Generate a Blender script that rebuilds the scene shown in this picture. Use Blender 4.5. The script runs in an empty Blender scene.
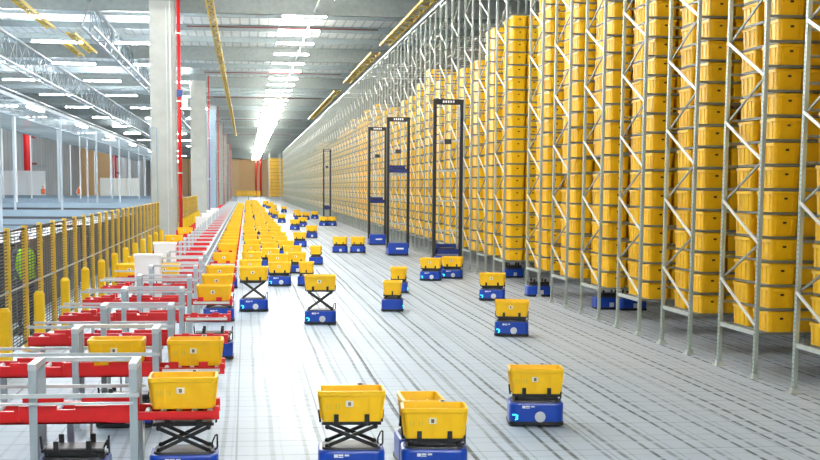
import bpy, math, random
from mathutils import Vector, Matrix
random.seed(7)
scene = bpy.context.scene
COL = scene.collection
PI = math.pi

# ------------------------------------------------------------------ camera
FPX, W, H = 1350.0, 820, 460
CAM = Vector((0, 0, 2.65))
PITCH, ROLL = math.radians(6.6), 0.007
YAW = math.atan(164 / FPX)
RM = (Matrix.Rotation(-YAW, 3, 'Z') @ Matrix.Rotation(PI / 2 - PITCH, 3, 'X') @ Matrix.Rotation(ROLL, 3, 'Z'))
def raw_px(d):
    c = RM.transposed() @ d
    return Vector((410 + FPX * c.x / -c.z, 230 - FPX * c.y / -c.z))
VP = raw_px(Vector((0, 1, 0)))
OFF = Vector((246, 187)) - VP
cam_data = bpy.data.cameras.new('camera')
cam = bpy.data.objects.new('camera', cam_data); COL.objects.link(cam)
cam.matrix_world = Matrix.Translation(CAM) @ RM.to_4x4()
cam_data.sensor_width = 36; cam_data.lens = 36 * FPX / W
cam_data.shift_x = -OFF.x / W; cam_data.shift_y = OFF.y / W
cam_data.clip_end = 1000
scene.camera = cam
def ray(px, py):
    x, y = px - OFF.x - 410, 230 - (py - OFF.y)
    return RM @ Vector((x / FPX, y / FPX, -1))
def at(px, py, z=0.0):
    d = ray(px, py); return CAM + d * ((z - CAM.z) / d.z)
def at_y(px, py, Y):
    d = ray(px, py); return CAM + d * (Y / d.y)

# ------------------------------------------------------------------ materials
def sl(c): return tuple(((v / 255) / 12.92 if v / 255 <= .04045 else ((v / 255 + .055) / 1.055) ** 2.4) for v in c)
def principled(name, rgb, rough=.5, metal=0.0, emit=None, var=0.0, scale=6.0, spec=.5):
    m = bpy.data.materials.new(name); m.use_nodes = True
    nt = m.node_tree; b = nt.nodes['Principled BSDF']
    c = sl(rgb)
    b.inputs['Base Color'].default_value = (*c, 1)
    b.inputs['Roughness'].default_value = rough; b.inputs['Metallic'].default_value = metal
    b.inputs['Specular IOR Level'].default_value = spec
    if emit:
        b.inputs['Emission Color'].default_value = (*sl(emit[0]), 1); b.inputs['Emission Strength'].default_value = emit[1]
    if var:
        tc = nt.nodes.new('ShaderNodeTexCoord'); n = nt.nodes.new('ShaderNodeTexNoise')
        n.inputs['Scale'].default_value = scale; n.inputs['Detail'].default_value = 4
        r = nt.nodes.new('ShaderNodeValToRGB')
        r.color_ramp.elements[0].position = .3; r.color_ramp.elements[1].position = .7
        r.color_ramp.elements[0].color = (*[v * (1 - var) for v in c], 1); r.color_ramp.elements[1].color = (*[min(1, v * (1 + var)) for v in c], 1)
        nt.links.new(tc.outputs['Object'], n.inputs['Vector']); nt.links.new(n.outputs['Fac'], r.inputs['Fac'])
        nt.links.new(r.outputs['Color'], b.inputs['Base Color'])
    return m
class NG:
    def __init__(s, m): s.nt = m.node_tree; s.b = s.nt.nodes['Principled BSDF']
    def n(s, t): return s.nt.nodes.new(t)
    def link(s, a, b): s.nt.links.new(a, b)
    def m(s, op, a, b=0.0, c=0.0):
        k = s.n('ShaderNodeMath'); k.operation = op
        for i, v in enumerate((a, b, c)):
            if isinstance(v, (int, float)): k.inputs[i].default_value = v
            else: s.link(v, k.inputs[i])
        return k.outputs[0]
    def mix(s, f, a, b):
        k = s.n('ShaderNodeMix'); k.data_type = 'RGBA'
        for i, v in ((0, f), (6, a), (7, b)):
            if isinstance(v, (int, float)): k.inputs[i].default_value = v
            elif isinstance(v, tuple): k.inputs[i].default_value = (*v, 1)
            else: s.link(v, k.inputs[i])
        return k.outputs[2]
    def pos(s):
        g = s.n('ShaderNodeNewGeometry'); x = s.n('ShaderNodeSeparateXYZ'); s.link(g.outputs['Position'], x.inputs[0]); return x.outputs
    def noise(s, x, y, z=0.0, scale=1.0, detail=3):
        c = s.n('ShaderNodeCombineXYZ')
        for i, v in enumerate((x, y, z)):
            if isinstance(v, (int, float)): c.inputs[i].default_value = v
            else: s.link(v, c.inputs[i])
        k = s.n('ShaderNodeTexNoise'); k.inputs['Scale'].default_value = scale; k.inputs['Detail'].default_value = detail
        s.link(c.outputs[0], k.inputs['Vector']); return k.outputs['Fac']
    def line(s, v, period, width, offset=0.0):      # 1 inside a line of the given half width, soft edges
        t = s.m('FRACT', s.m('ADD', s.m('DIVIDE', v, period), offset))
        d = s.m('MULTIPLY', s.m('ABSOLUTE', s.m('SUBTRACT', t, .5)), period)
        k = s.n('ShaderNodeMapRange'); k.interpolation_type = 'SMOOTHSTEP'
        s.link(d, k.inputs[0]); k.inputs[1].default_value = width; k.inputs[2].default_value = width * .45
        k.inputs[3].default_value = 0; k.inputs[4].default_value = 1
        return k.outputs[0]
    def ramp(s, v, a, b):
        k = s.n('ShaderNodeMapRange'); k.interpolation_type = 'SMOOTHSTEP'; s.link(v, k.inputs[0])
        k.inputs[1].default_value = a; k.inputs[2].default_value = b; return k.outputs[0]

M = {}
M['yellow'] = principled('yellow_plastic', (255, 199, 8), .38, var=.04, scale=9)
M['yellow_rack'] = principled('yellow_plastic_rack', (255, 196, 5), .42, var=.05, scale=7)
M['dark_hole'] = principled('dark_hole', (60, 34, 8), .8)
M['sticker'] = principled('sticker_white', (240, 238, 228), .6)
M['sticker_ink'] = principled('sticker_ink', (120, 96, 60), .6)
M['blue'] = principled('robot_blue', (6, 62, 168), .34, var=.05)
M['navy'] = principled('robot_navy', (22, 44, 120), .4)
M['black'] = principled('black_metal', (22, 23, 26), .45, var=.1)
M['deck'] = principled('deck_grey', (52, 54, 58), .5)
M['disc'] = principled('disc_grey', (205, 210, 214), .4)
M['white'] = principled('white_paint', (238, 240, 240), .45)
M['cyan'] = principled('cyan_light', (60, 235, 230), .4, emit=((60, 235, 230), 1.6))
M['rail'] = principled('grey_rail', (196, 204, 208), .4, var=.04)
M['post_grey'] = principled('grey_post', (166, 178, 186), .45, var=.05)
M['red'] = principled('red_paint', (214, 18, 22), .4, var=.06)
M['dark_red'] = principled('dark_red_paint', (120, 44, 46), .5)
M['ochre'] = principled('ochre_paint', (226, 184, 62), .5, var=.08)
M['bollard'] = principled('bollard_yellow', (250, 205, 20), .45, var=.05)
M['mesh'] = principled('black_mesh', (20, 21, 24), .6)
M['galv'] = principled('galvanized', (184, 190, 184), .42, .35, var=.1, scale=5)
M['galv_light'] = principled('galvanized_light', (222, 222, 214), .4, .25, var=.06)
M['beam'] = principled('shelf_beam', (126, 126, 114), .5, .3, var=.1)
M['concrete'] = principled('concrete', (168, 170, 163), .85, var=.1, scale=1.3)
M['steel_blue'] = principled('steel_blue', (136, 156, 170), .5, .2, var=.08)
M['purlin'] = principled('purlin', (150, 162, 164), .6, .1, var=.08)
M['girder'] = principled('girder', (134, 142, 140), .6, .1, var=.1)
M['truss'] = principled('truss', (134, 146, 150), .5, .1)
M['crane'] = principled('crane_yellow', (222, 186, 62), .5, var=.06)
M['lamp'] = principled('lamp', (255, 255, 255), .5, emit=((255, 252, 242), 330))
M['lamp_side'] = principled('lamp_side', (255, 255, 255), .5, emit=((250, 252, 255), 170))
M['tan'] = principled('tan_panel', (238, 198, 146), .7, var=.06)
M['slate'] = principled('slate_panel', (116, 134, 146), .55, var=.1, scale=.8)
M['slate_top'] = principled('slate_top', (134, 152, 168), .5, var=.08)
M['green_panel'] = principled('green_panel', (140, 176, 160), .5)
M['hivis'] = principled('hivis', (170, 226, 30), .7, var=.06)
M['orange'] = principled('orange_cloth', (230, 100, 40), .7)
M['trousers'] = principled('trousers', (40, 46, 60), .8)
M['light_trousers'] = principled('light_trousers', (220, 224, 228), .8)
M['skin'] = principled('skin', (206, 160, 130), .6)
M['hair'] = principled('hair', (40, 30, 24), .7)

def floor_mat():
    m = principled('sealed_floor', (200, 206, 212), .34, spec=.3); g = NG(m)
    X, Y, Z = g.pos()
    wob = g.m('MULTIPLY', g.m('SUBTRACT', g.noise(X, g.m('MULTIPLY', Y, .35), 0, 1.0, 2), .5), .07)
    Xw = g.m('ADD', X, wob)
    l1 = g.line(Xw, .5, .034); l2 = g.line(Xw, .5, .028, .33); l3 = g.line(Xw, .25, .014, .13)
    big = g.ramp(g.noise(g.m('MULTIPLY', X, 1.1), g.m('MULTIPLY', Y, .07), 3.0, 1.0, 3), .32, .6)
    big2 = g.ramp(g.noise(g.m('MULTIPLY', X, 1.6), g.m('MULTIPLY', Y, .09), 9.0, 1.0, 3), .32, .62)
    dash = g.m('SUBTRACT', 1.0, g.m('MULTIPLY', g.line(Y, .42, .075), g.m('MULTIPLY_ADD', g.ramp(X, 2.2, 5.0), .5, .2)))
    fine = g.m('MULTIPLY_ADD', g.ramp(g.noise(g.m('MULTIPLY', X, 7.0), g.m('MULTIPLY', Y, .6), 1.0, 1.0, 4), .3, .65), .35, .65)
    tr = g.m('MAXIMUM', g.m('MULTIPLY', l1, g.m('MULTIPLY_ADD', big, .7, .3)), g.m('MULTIPLY', l2, g.m('MULTIPLY_ADD', big2, .7, .3)))
    tr = g.m('MAXIMUM', tr, g.m('MULTIPLY', l3, .35))
    tr = g.m('MULTIPLY', g.m('MULTIPLY', tr, dash), fine)
    zone = g.m('MULTIPLY_ADD', g.ramp(X, 0.3, 1.7), .65, .35)
    tr = g.m('MULTIPLY', tr, zone)
    cross = g.m('MULTIPLY', g.m('MAXIMUM', g.line(Y, .76, .022), g.m('MULTIPLY', g.line(Y, .76, .018, .38), .7)), g.m('MULTIPLY_ADD', fine, .35, .05))
    seam = g.m('MULTIPLY', g.line(X, .94, .014, .62), .4)
    dark = g.m('MINIMUM', g.m('ADD', tr, g.m('MAXIMUM', cross, seam)), 1.0)
    cloud = g.noise(X, g.m('MULTIPLY', Y, .4), 0, .5, 4)
    base = g.mix(cloud, sl((150, 166, 182)), sl((190, 201, 212)))
    warm = g.mix(g.ramp(X, 2.5, 7.0), base, g.mix(.4, base, sl((168, 166, 164))))
    col = g.mix(g.m('MULTIPLY', dark, .95), warm, sl((50, 52, 54)))
    g.link(col, g.b.inputs['Base Color'])
    g.link(g.m('MULTIPLY_ADD', dark, .15, .5), g.b.inputs['Roughness'])
    return m
M['floor'] = floor_mat()

def deck_mat():
    m = principled('roof_deck', (178, 190, 194), .5, .1); g = NG(m)
    X, Y, Z = g.pos()
    l = g.line(X, .5, .06); l2 = g.line(Y, 5.8, .08)
    n = g.noise(g.m('MULTIPLY', X, .3), Y, 0, .25, 3)
    base = g.mix(n, sl((206, 216, 216)), sl((238, 242, 240)))
    g.link(g.mix(g.m('MULTIPLY', g.m('MAXIMUM', l, l2), .5), base, sl((120, 132, 136))), g.b.inputs['Base Color'])
    bp = g.n('ShaderNodeBump'); bp.inputs['Strength'].default_value = .5; bp.inputs['Distance'].default_value = .05
    g.link(l, bp.inputs['Height']); g.link(bp.outputs[0], g.b.inputs['Normal'])
    return m
M['roof'] = deck_mat()

def wall_mat(a, b, per, axis):
    m = principled('wall_panels', a, .7); g = NG(m); P = g.pos()
    l = g.line(P[axis], per, .14)
    n = g.noise(P[0], P[1], P[2], .3, 3)
    g.link(g.mix(g.m('MULTIPLY', l, .7), g.mix(n, sl(a), sl(b)), sl((96, 100, 104))), g.b.inputs['Base Color'])
    return m
M['wall'] = wall_mat((168, 172, 176), (204, 206, 206), 2.9, 1)
M['wall_end'] = wall_mat((236, 200, 150), (244, 214, 172), 3.0, 0)
M['wall_dark'] = principled('wall_dark', (120, 122, 124), .8)

def perforated():
    m = principled('perforated_upright', (160, 168, 160), .45, .35); g = NG(m)
    X, Y, Z = g.pos()
    tc = g.n('ShaderNodeTexCoord'); s = g.n('ShaderNodeSeparateXYZ'); g.link(tc.outputs['Object'], s.inputs[0])
    hole = g.line(s.outputs[2], .06, .016)
    ins = g.m('MULTIPLY', g.m('MULTIPLY', hole, g.m('GREATER_THAN', g.m('ABSOLUTE', s.outputs[1]), .006)), g.m('LESS_THAN', g.m('ABSOLUTE', s.outputs[1]), .022))
    n = g.noise(X, Y, Z, 4.0, 3)
    g.link(g.mix(g.m('MULTIPLY', ins, .7), g.mix(n, sl((140, 150, 142)), sl((174, 182, 172))), sl((44, 46, 42))), g.b.inputs['Base Color'])
    return m
M['upright'] = perforated()

# ------------------------------------------------------------------ mesh builder
def rr(L, Wd, r, n=3, cx=0, cy=0):
    pts = []
    for k, (sx, sy) in enumerate(((1, 1), (-1, 1), (-1, -1), (1, -1))):
        for i in range(n + 1):
            a = k * PI / 2 + i * PI / 2 / n
            pts.append((cx + sx * (L / 2 - r) + r * math.cos(a), cy + sy * (Wd / 2 - r) + r * math.sin(a)))
    return pts
class MB:
    def __init__(s): s.v, s.f, s.mi, s.sm = [], [], [], []
    def add(s, vs, fs, mi=0, smooth=False):
        o = len(s.v); s.v += [tuple(v) for v in vs]
        for f in fs: s.f.append(tuple(i + o for i in f)); s.mi.append(mi); s.sm.append(smooth)
        return s
    def box(s, x0, x1, y0, y1, z0, z1, mi=0):
        return s.add([(x0, y0, z0), (x1, y0, z0), (x1, y1, z0), (x0, y1, z0), (x0, y0, z1), (x1, y0, z1), (x1, y1, z1), (x0, y1, z1)],
                     [(3, 2, 1, 0), (4, 5, 6, 7), (0, 1, 5, 4), (1, 2, 6, 5), (2, 3, 7, 6), (3, 0, 4, 7)], mi)
    def cbox(s, cx, cy, cz, dx, dy, dz, mi=0): return s.box(cx - dx / 2, cx + dx / 2, cy - dy / 2, cy + dy / 2, cz - dz / 2, cz + dz / 2, mi)
    def loft(s, rings, mi=0, cap0=True, cap1=True, smooth=False):
        n = len(rings[0]); vs = [p for r in rings for p in r]; fs = []
        for k in range(len(rings) - 1):
            for i in range(n):
                j = (i + 1) % n; fs.append((k * n + i, k * n + j, (k + 1) * n + j, (k + 1) * n + i))
        if cap0: fs.append(tuple(reversed(range(n))))
        if cap1: fs.append(tuple((len(rings) - 1) * n + i for i in range(n)))
        return s.add(vs, fs, mi, smooth)
    def bar(s, p, q, a, b=None, mi=0, n=4):
        p, q = Vector(p), Vector(q); d = (q - p).normalized()
        up = Vector((0, 0, 1)) if abs(d.z) < .95 else Vector((0, 1, 0))
        u = d.cross(up).normalized(); w = u.cross(d)
        b = b or a; r = []
        for e in (p, q):
            if n == 4: r.append([e + u * (sx * a / 2) + w * (sy * b / 2) for sx, sy in ((1, -1), (1, 1), (-1, 1), (-1, -1))])
            else: r.append([e + u * (a / 2 * math.cos(t)) + w * (b / 2 * math.sin(t)) for t in [2 * PI * i / n for i in range(n)]])
        return s.loft(r, mi, smooth=n > 4)
    def tube(s, p, q, d, mi=0, n=10): return s.bar(p, q, d, d, mi, n)
    def pathtube(s, pts, d, mi=0, n=6):
        for a, b in zip(pts, pts[1:]): s.bar(a, b, d, d, mi, n)
        return s
    def mesh(s, name, mats):
        me = bpy.data.meshes.new(name); me.from_pydata(s.v, [], s.f)
        for m in (mats if isinstance(mats, (list, tuple)) else [mats]): me.materials.append(m)
        me.polygons.foreach_set('material_index', s.mi); me.polygons.foreach_set('use_smooth', s.sm)
        me.update(); return me
    def build(s, name, mats, parent=None, loc=None): return put(name, s.mesh(name, mats), parent, loc)
def put(name, me, parent=None, loc=None, rz=0.0):
    o = bpy.data.objects.new(name, me); COL.objects.link(o)
    if parent is not None: o.parent = parent
    if loc is not None: o.location = loc
    if rz: o.rotation_euler = (0, 0, rz)
    return o
def tag(o, label, cat, group=None, kind=None):
    if label: o['label'] = label
    if cat: o['category'] = cat
    if group: o['group'] = group
    if kind: o['kind'] = kind
    return o
def empty(name, loc, label, cat, group=None, rz=0.0):
    o = bpy.data.objects.new(name, None); COL.objects.link(o); o.location = loc; o.rotation_euler = (0, 0, rz)
    o.empty_display_size = .1
    return tag(o, label, cat, group)
def struct(name, mb, mat, loc=None):
    o = mb.build(name, mat, None, loc); o['kind'] = 'structure'; return o
KIDS = {}
def copy_tree(o):
    c = o.copy(); COL.objects.link(c); c.parent = None
    for ch in o.children:
        d = ch.copy(); COL.objects.link(d); d.parent = c
        for g in ch.children:
            e = g.copy(); COL.objects.link(e); e.parent = d
    return c
ONES = 'zeroth first second third fourth fifth sixth seventh eighth ninth tenth eleventh twelfth thirteenth fourteenth fifteenth sixteenth seventeenth eighteenth nineteenth'.split()
TENS = {2: 'twent', 3: 'thirt', 4: 'fort', 5: 'fift', 6: 'sixt', 7: 'sevent', 8: 'eight', 9: 'ninet'}
def nth(n):
    if n < 20: return ONES[n]
    t, u = divmod(n, 10)
    return TENS[t] + ('ieth' if u == 0 else 'y-' + ONES[u])

# ------------------------------------------------------------------ shell
struct('floor', MB().box(-42, 30, -6, 402, -.2, 0), M['floor'])
ROOF = 11.3
struct('ceiling', MB().box(-42, 16.4, -6, 402, ROOF, ROOF + .2), M['roof'])
struct('wall_back', MB().box(-32.4, 16.4, -6.4, -6, 0, ROOF), M['wall'])
struct('wall_left', MB().box(-32.4, -32, -6, 402, 0, ROOF), M['wall'])
struct('wall_end', MB().box(-32, 16, 396, 396.4, 0, ROOF), M['wall_end'])
struct('wall_right', MB().box(16, 16.4, -6, 402, 0, ROOF), M['wall_dark'])
# purlins and girders across the hall
mb = None
n = 0
y = -.7
while y < 392:
    n += 1
    big = n % 4 == 0
    q = MB()
    if big: q.box(-32, 16, y - .18, y + .18, ROOF - .85, ROOF)
    else: q.box(-32, 16, y - .07, y + .07, ROOF - .32, ROOF)
    struct('trim_%d' % n, q, M['girder'] if big else M['purlin'])
    y += 5.8
# pale skylight-like cladding band and girders' sprinkler pipes
for i, y in enumerate((72.5, 101, 129, 170, 218)):
    o = MB().tube((-3, y, ROOF - .36), (7, y + .0, ROOF - .36), .07).build('sprinkler_pipe', M['dark_red'])
    tag(o, 'dark red sprinkler pipe crossing under the roof, %s from the front' % nth(i + 1), 'pipe', 'sprinkler pipes under the roof')

# ------------------------------------------------------------------ totes
def tote_mesh(name, L, Wd, Hh, mats, detail=True, ribs_long=3, ribs_short=2, holes=False, ta=(.87, .83)):
    q = MB(); n = 3 if detail else 1; r = .035
    lx, ly = L * ta[0], Wd * ta[1]
    def ring(a, b, z, rad=r): return [(x, y_, z) for x, y_ in rr(a, b, rad, n)]
    zr = Hh * .84
    lr, wr = L * .955, Wd * .935
    q.loft([ring(lx, ly, 0), ring(lr, wr, zr), ring(L, Wd, zr + .004), ring(L, Wd, Hh - .006), ring(L - .012, Wd - .012, Hh),
            ring(L - .05, Wd - .05, Hh), ring(L - .062, Wd - .062, zr), ring(lx - .03, ly - .03, .018)], 0, True, True)
    if detail:
        for k in range(ribs_long):
            x = (k - (ribs_long - 1) / 2) * lx / (ribs_long + .2)
            for sy in (-1, 1):
                q.add([(x - .01, sy * ly / 2, .02), (x + .01, sy * ly / 2, .02), (x + .01, sy * wr / 2, zr), (x - .01, sy * wr / 2, zr),
                       (x - .01, sy * (ly / 2 + .012), .02), (x + .01, sy * (ly / 2 + .012), .02), (x + .01, sy * (wr / 2 + .012), zr), (x - .01, sy * (wr / 2 + .012), zr)],
                      [(4, 5, 6, 7), (0, 4, 7, 3), (1, 2, 6, 5), (0, 1, 5, 4)] if sy > 0 else [(7, 6, 5, 4), (3, 7, 4, 0), (5, 6, 2, 1), (4, 5, 1, 0)])
        for k in range(ribs_short):
            y_ = (k - (ribs_short - 1) / 2) * ly * .62
            for sx in (-1, 1):
                q.add([(sx * lx / 2, y_ - .016, .02), (sx * lx / 2, y_ + .016, .02), (sx * lr / 2, y_ + .016, zr), (sx * lr / 2, y_ - .016, zr),
                       (sx * (lx / 2 + .016), y_ - .016, .02), (sx * (lx / 2 + .016), y_ + .016, .02), (sx * (lr / 2 + .016), y_ + .016, zr), (sx * (lr / 2 + .016), y_ - .016, zr)],
                      [(4, 5, 6, 7), (0, 4, 7, 3), (1, 2, 6, 5), (0, 1, 5, 4)] if sx < 0 else [(7, 6, 5, 4), (3, 7, 4, 0), (5, 6, 2, 1), (4, 5, 1, 0)])
        if holes:
            for sx in (-1, 1):
                z = zr * .78; xx = sx * (lx / 2 + (lr - lx) / 2 * .78)
                q.cbox(xx, 0, z, .008, .05, .03, 1)
    return q.mesh(name, mats)
TL, TW, TH = .615, .41, .285
ME_TOTE = tote_mesh('plastic_crate', TL, TW, TH, [M['yellow'], M['dark_hole']])
ME_TOTE_FAR = tote_mesh('plastic_crate_far', TL, TW, TH, [M['yellow']], False)
sk = MB()
def on_front(q, x0, x1, z0, z1, off, mi):
    f = lambda z: -(TW * .415 + (TW * .0525) * z / (TH * .84)) - .0125 - off
    q.add([(x0, f(z0), z0), (x1, f(z0), z0), (x1, f(z1), z1), (x0, f(z1), z1), (x0, f(z0) + .012, z0), (x1, f(z0) + .012, z0), (x1, f(z1) + .012, z1), (x0, f(z1) + .012, z1)],
          [(0, 1, 2, 3), (3, 2, 6, 7), (1, 5, 6, 2), (0, 3, 7, 4), (0, 4, 5, 1)], mi)
sk = MB(); on_front(sk, -.055, .015, .14, .195, 0, 0); on_front(sk, -.034, -.006, .15, .185, .002, 1)
ME_STICK = sk.mesh('label_sticker', [M['sticker'], M['sticker_ink']])
sk = MB(); sk.cbox(.09, TW * .48, TH + .008, .055, .006, .02, 0); sk.cbox(.09, TW * .48 - .004, TH + .008, .03, .004, .012, 1)
ME_TAB = sk.mesh('rim_tag', [M['sticker'], M['navy']])
ho = MB()
for sx in (-1,):
    for i in range(5): ho.cbox(sx * .17 + (i - 2) * .028, -TW * .43 - .006, TH * .5, .009, .006, .05)
ME_SLOT = ho.mesh('vent_slot', [M['crane']])
G_FLOORTOTE = 'yellow totes on the robots and stations'
def tote(x, y, z, label, rz=0.0, near=False, full=False):
    o = put('plastic_crate', ME_TOTE if near else ME_TOTE_FAR, None, (x, y, z), rz)
    tag(o, label, 'tote', G_FLOORTOTE)
    if near:
        put('label_sticker', ME_STICK, o)
        if near > 1:
            put('rim_tag', ME_TAB, o); put('vent_slot', ME_SLOT, o)
    return o

# ------------------------------------------------------------------ carrier robots
RL, RD, RT = .61, .47, .27
def robot_parts():
    P = {}
    q = MB(); R = lambda a, b, z, r=.09: [(x, y_, z) for x, y_ in rr(a, b, r, 5)]
    q.loft([R(RL - .012, RD - .012, .05), R(RL, RD, .065), R(RL, RD, RT - .022), R(RL - .015, RD - .015, RT - .004), R(RL - .04, RD - .04, RT)], 0)
    P['body'] = q.mesh('body', [M['blue']])
    P['bumper'] = MB().loft([R(RL + .0, RD + .0, .014), R(RL + .016, RD + .016, .02), R(RL + .016, RD + .016, .055), R(RL - .01, RD - .01, .06)]).mesh('bumper', [M['black']])
    P['deck'] = MB().loft([R(RL - .07, RD - .07, RT - .002), R(RL - .08, RD - .08, RT + .02)]).mesh('deck', [M['deck']])
    q = MB(); ring = lambda y_, r: [(.04 + r * math.cos(t), y_, .115 + r * math.sin(t)) for t in [2 * PI * i / 20 for i in range(20)]]
    q.loft([ring(-RD / 2 + .02, .062), ring(-RD / 2 - .012, .06), ring(-RD / 2 - .016, .05)])
    P['wheel_cover'] = q.mesh('wheel_cover', [M['disc']])
    q = MB(); yy = -RD / 2 - .002
    q.cbox(-.145, yy, .225, .035, .004, .03); q.cbox(-.10, yy, .232, .045, .004, .014); q.cbox(-.10, yy, .214, .045, .004, .008); q.cbox(-.045, yy, .23, .04, .004, .016)
    P['logo'] = q.mesh('logo', [M['white']])
    q = MB()
    q.pathtube([(-.27, -RD / 2 + .012, .135), (-.24, -RD / 2 - .004, .14), (-.21, -RD / 2 - .004, .125), (-.23, -RD / 2 - .004, .11), (-.21, -RD / 2 - .004, .095), (-.24, -RD / 2 - .004, .08)], .014, 0, 5)
    P['status_light'] = q.mesh('status_light', [M['cyan']])
    q = MB(); q.pathtube([(.25, .02, RT), (.25, .02, RT + .07), (.275, .02, RT + .13), (.295, .02, RT + .14), (.295, .02, RT + .02), (.27, .02, RT)], .016, 0, 6)
    P['handle_loop'] = q.mesh('handle_loop', [M['black']])
    q = MB().box(-.25, .25, -.15, .15, -.035, 0).box(-.27, .27, -.17, -.13, -.03, -.005).box(-.27, .27, .13, .17, -.03, -.005)
    P['lift_plate'] = q.mesh('lift_plate', [M['black']])
    P['clip'] = MB().box(-.022, .022, -.012, .012, -.03, .07).box(-.03, .03, -.015, .015, -.035, -.01).mesh('clip', [M['black']])
    P['side_clip'] = MB().bar((0, 0, -.03), (.012, 0, .085), .018, .03).mesh('side_clip', [M['black']])
    return P
RP = robot_parts()
ARM_CACHE = {}
def arm_mesh(h, sgn):
    k = (round(h, 3), sgn)
    if k not in ARM_CACHE:
        q = MB(); a = (-.22 * sgn, 0, 0); b = (.22 * sgn, 0, h)
        q.bar(a, b, .022, .032); q.tube((a[0], -.02, a[2]), (a[0], .02, a[2]), .045); q.tube((b[0], -.02, b[2]), (b[0], .02, b[2]), .045)
        ARM_CACHE[k] = q.mesh('scissor_arm', [M['black']])
    return ARM_CACHE[k]
G_ROBOT = 'blue tote carrier robots on the floor'
def robot(x, y, label, lift=0.0, rz=0.0):
    """full robot; returns the height its plate carries a tote at"""
    e = empty('carrier_robot', (x, y, 0), label, 'robot', G_ROBOT, rz)
    b = put('body', RP['body'], e); put('logo', RP['logo'], b); put('status_light', RP['status_light'], b); put('wheel_cover', RP['wheel_cover'], b)
    put('bumper', RP['bumper'], e); put('deck', RP['deck'], e); put('handle_loop', RP['handle_loop'], e)
    zt = RT + .095 + lift
    hh = max(.03, zt - .05 - RT - .03)
    for yy in (-.14, .14):
        for s in (1, -1):
            put('scissor_arm', arm_mesh(hh, s), e, (0, yy + s * .013, RT + .03))
    pl = put('lift_plate', RP['lift_plate'], e, (0, 0, zt))
    for sx in (-.14, .14):
        for sy in (-1, 1): put('clip', RP['clip'], pl, (sx, sy * .18, 0))
    for sx in (-1, 1): put('side_clip', RP['side_clip'], pl, (sx * .285, 0, 0), 0 if sx > 0 else PI)
    return zt
def far_robot_mesh():
    q = MB(); R = lambda a, b, z, r=.08: [(x, y_, z) for x, y_ in rr(a, b, r, 2)]
    q.loft([R(RL, RD, .05), R(RL, RD, RT - .01), R(RL - .03, RD - .03, RT)], 0)
    q.loft([R(RL + .01, RD + .01, .012), R(RL + .01, RD + .01, .055)], 1)
    q.loft([R(RL - .08, RD - .08, RT), R(RL - .1, RD - .1, RT + .03)], 1)
    q.box(-.25, .25, -.15, .15, RT + .03, RT + .095, 1)
    for sx in (-.14, .14):
        for sy in (-1, 1): q.cbox(sx, sy * .18, RT + .12, .045, .024, .1, 1)
    q.cbox(.04, -RD / 2, .115, .1, .02, .1, 2)
    return q.mesh('carrier_robot_far', [M['blue'], M['black'], M['disc']])
ME_FAR_ROBOT = far_robot_mesh()
def far_robot(x, y, label, rz=0.0):
    return tag(put('carrier_robot', ME_FAR_ROBOT, None, (x, y, 0), rz), label, 'robot', G_ROBOT)
ZLOW = RT + .095

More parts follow.
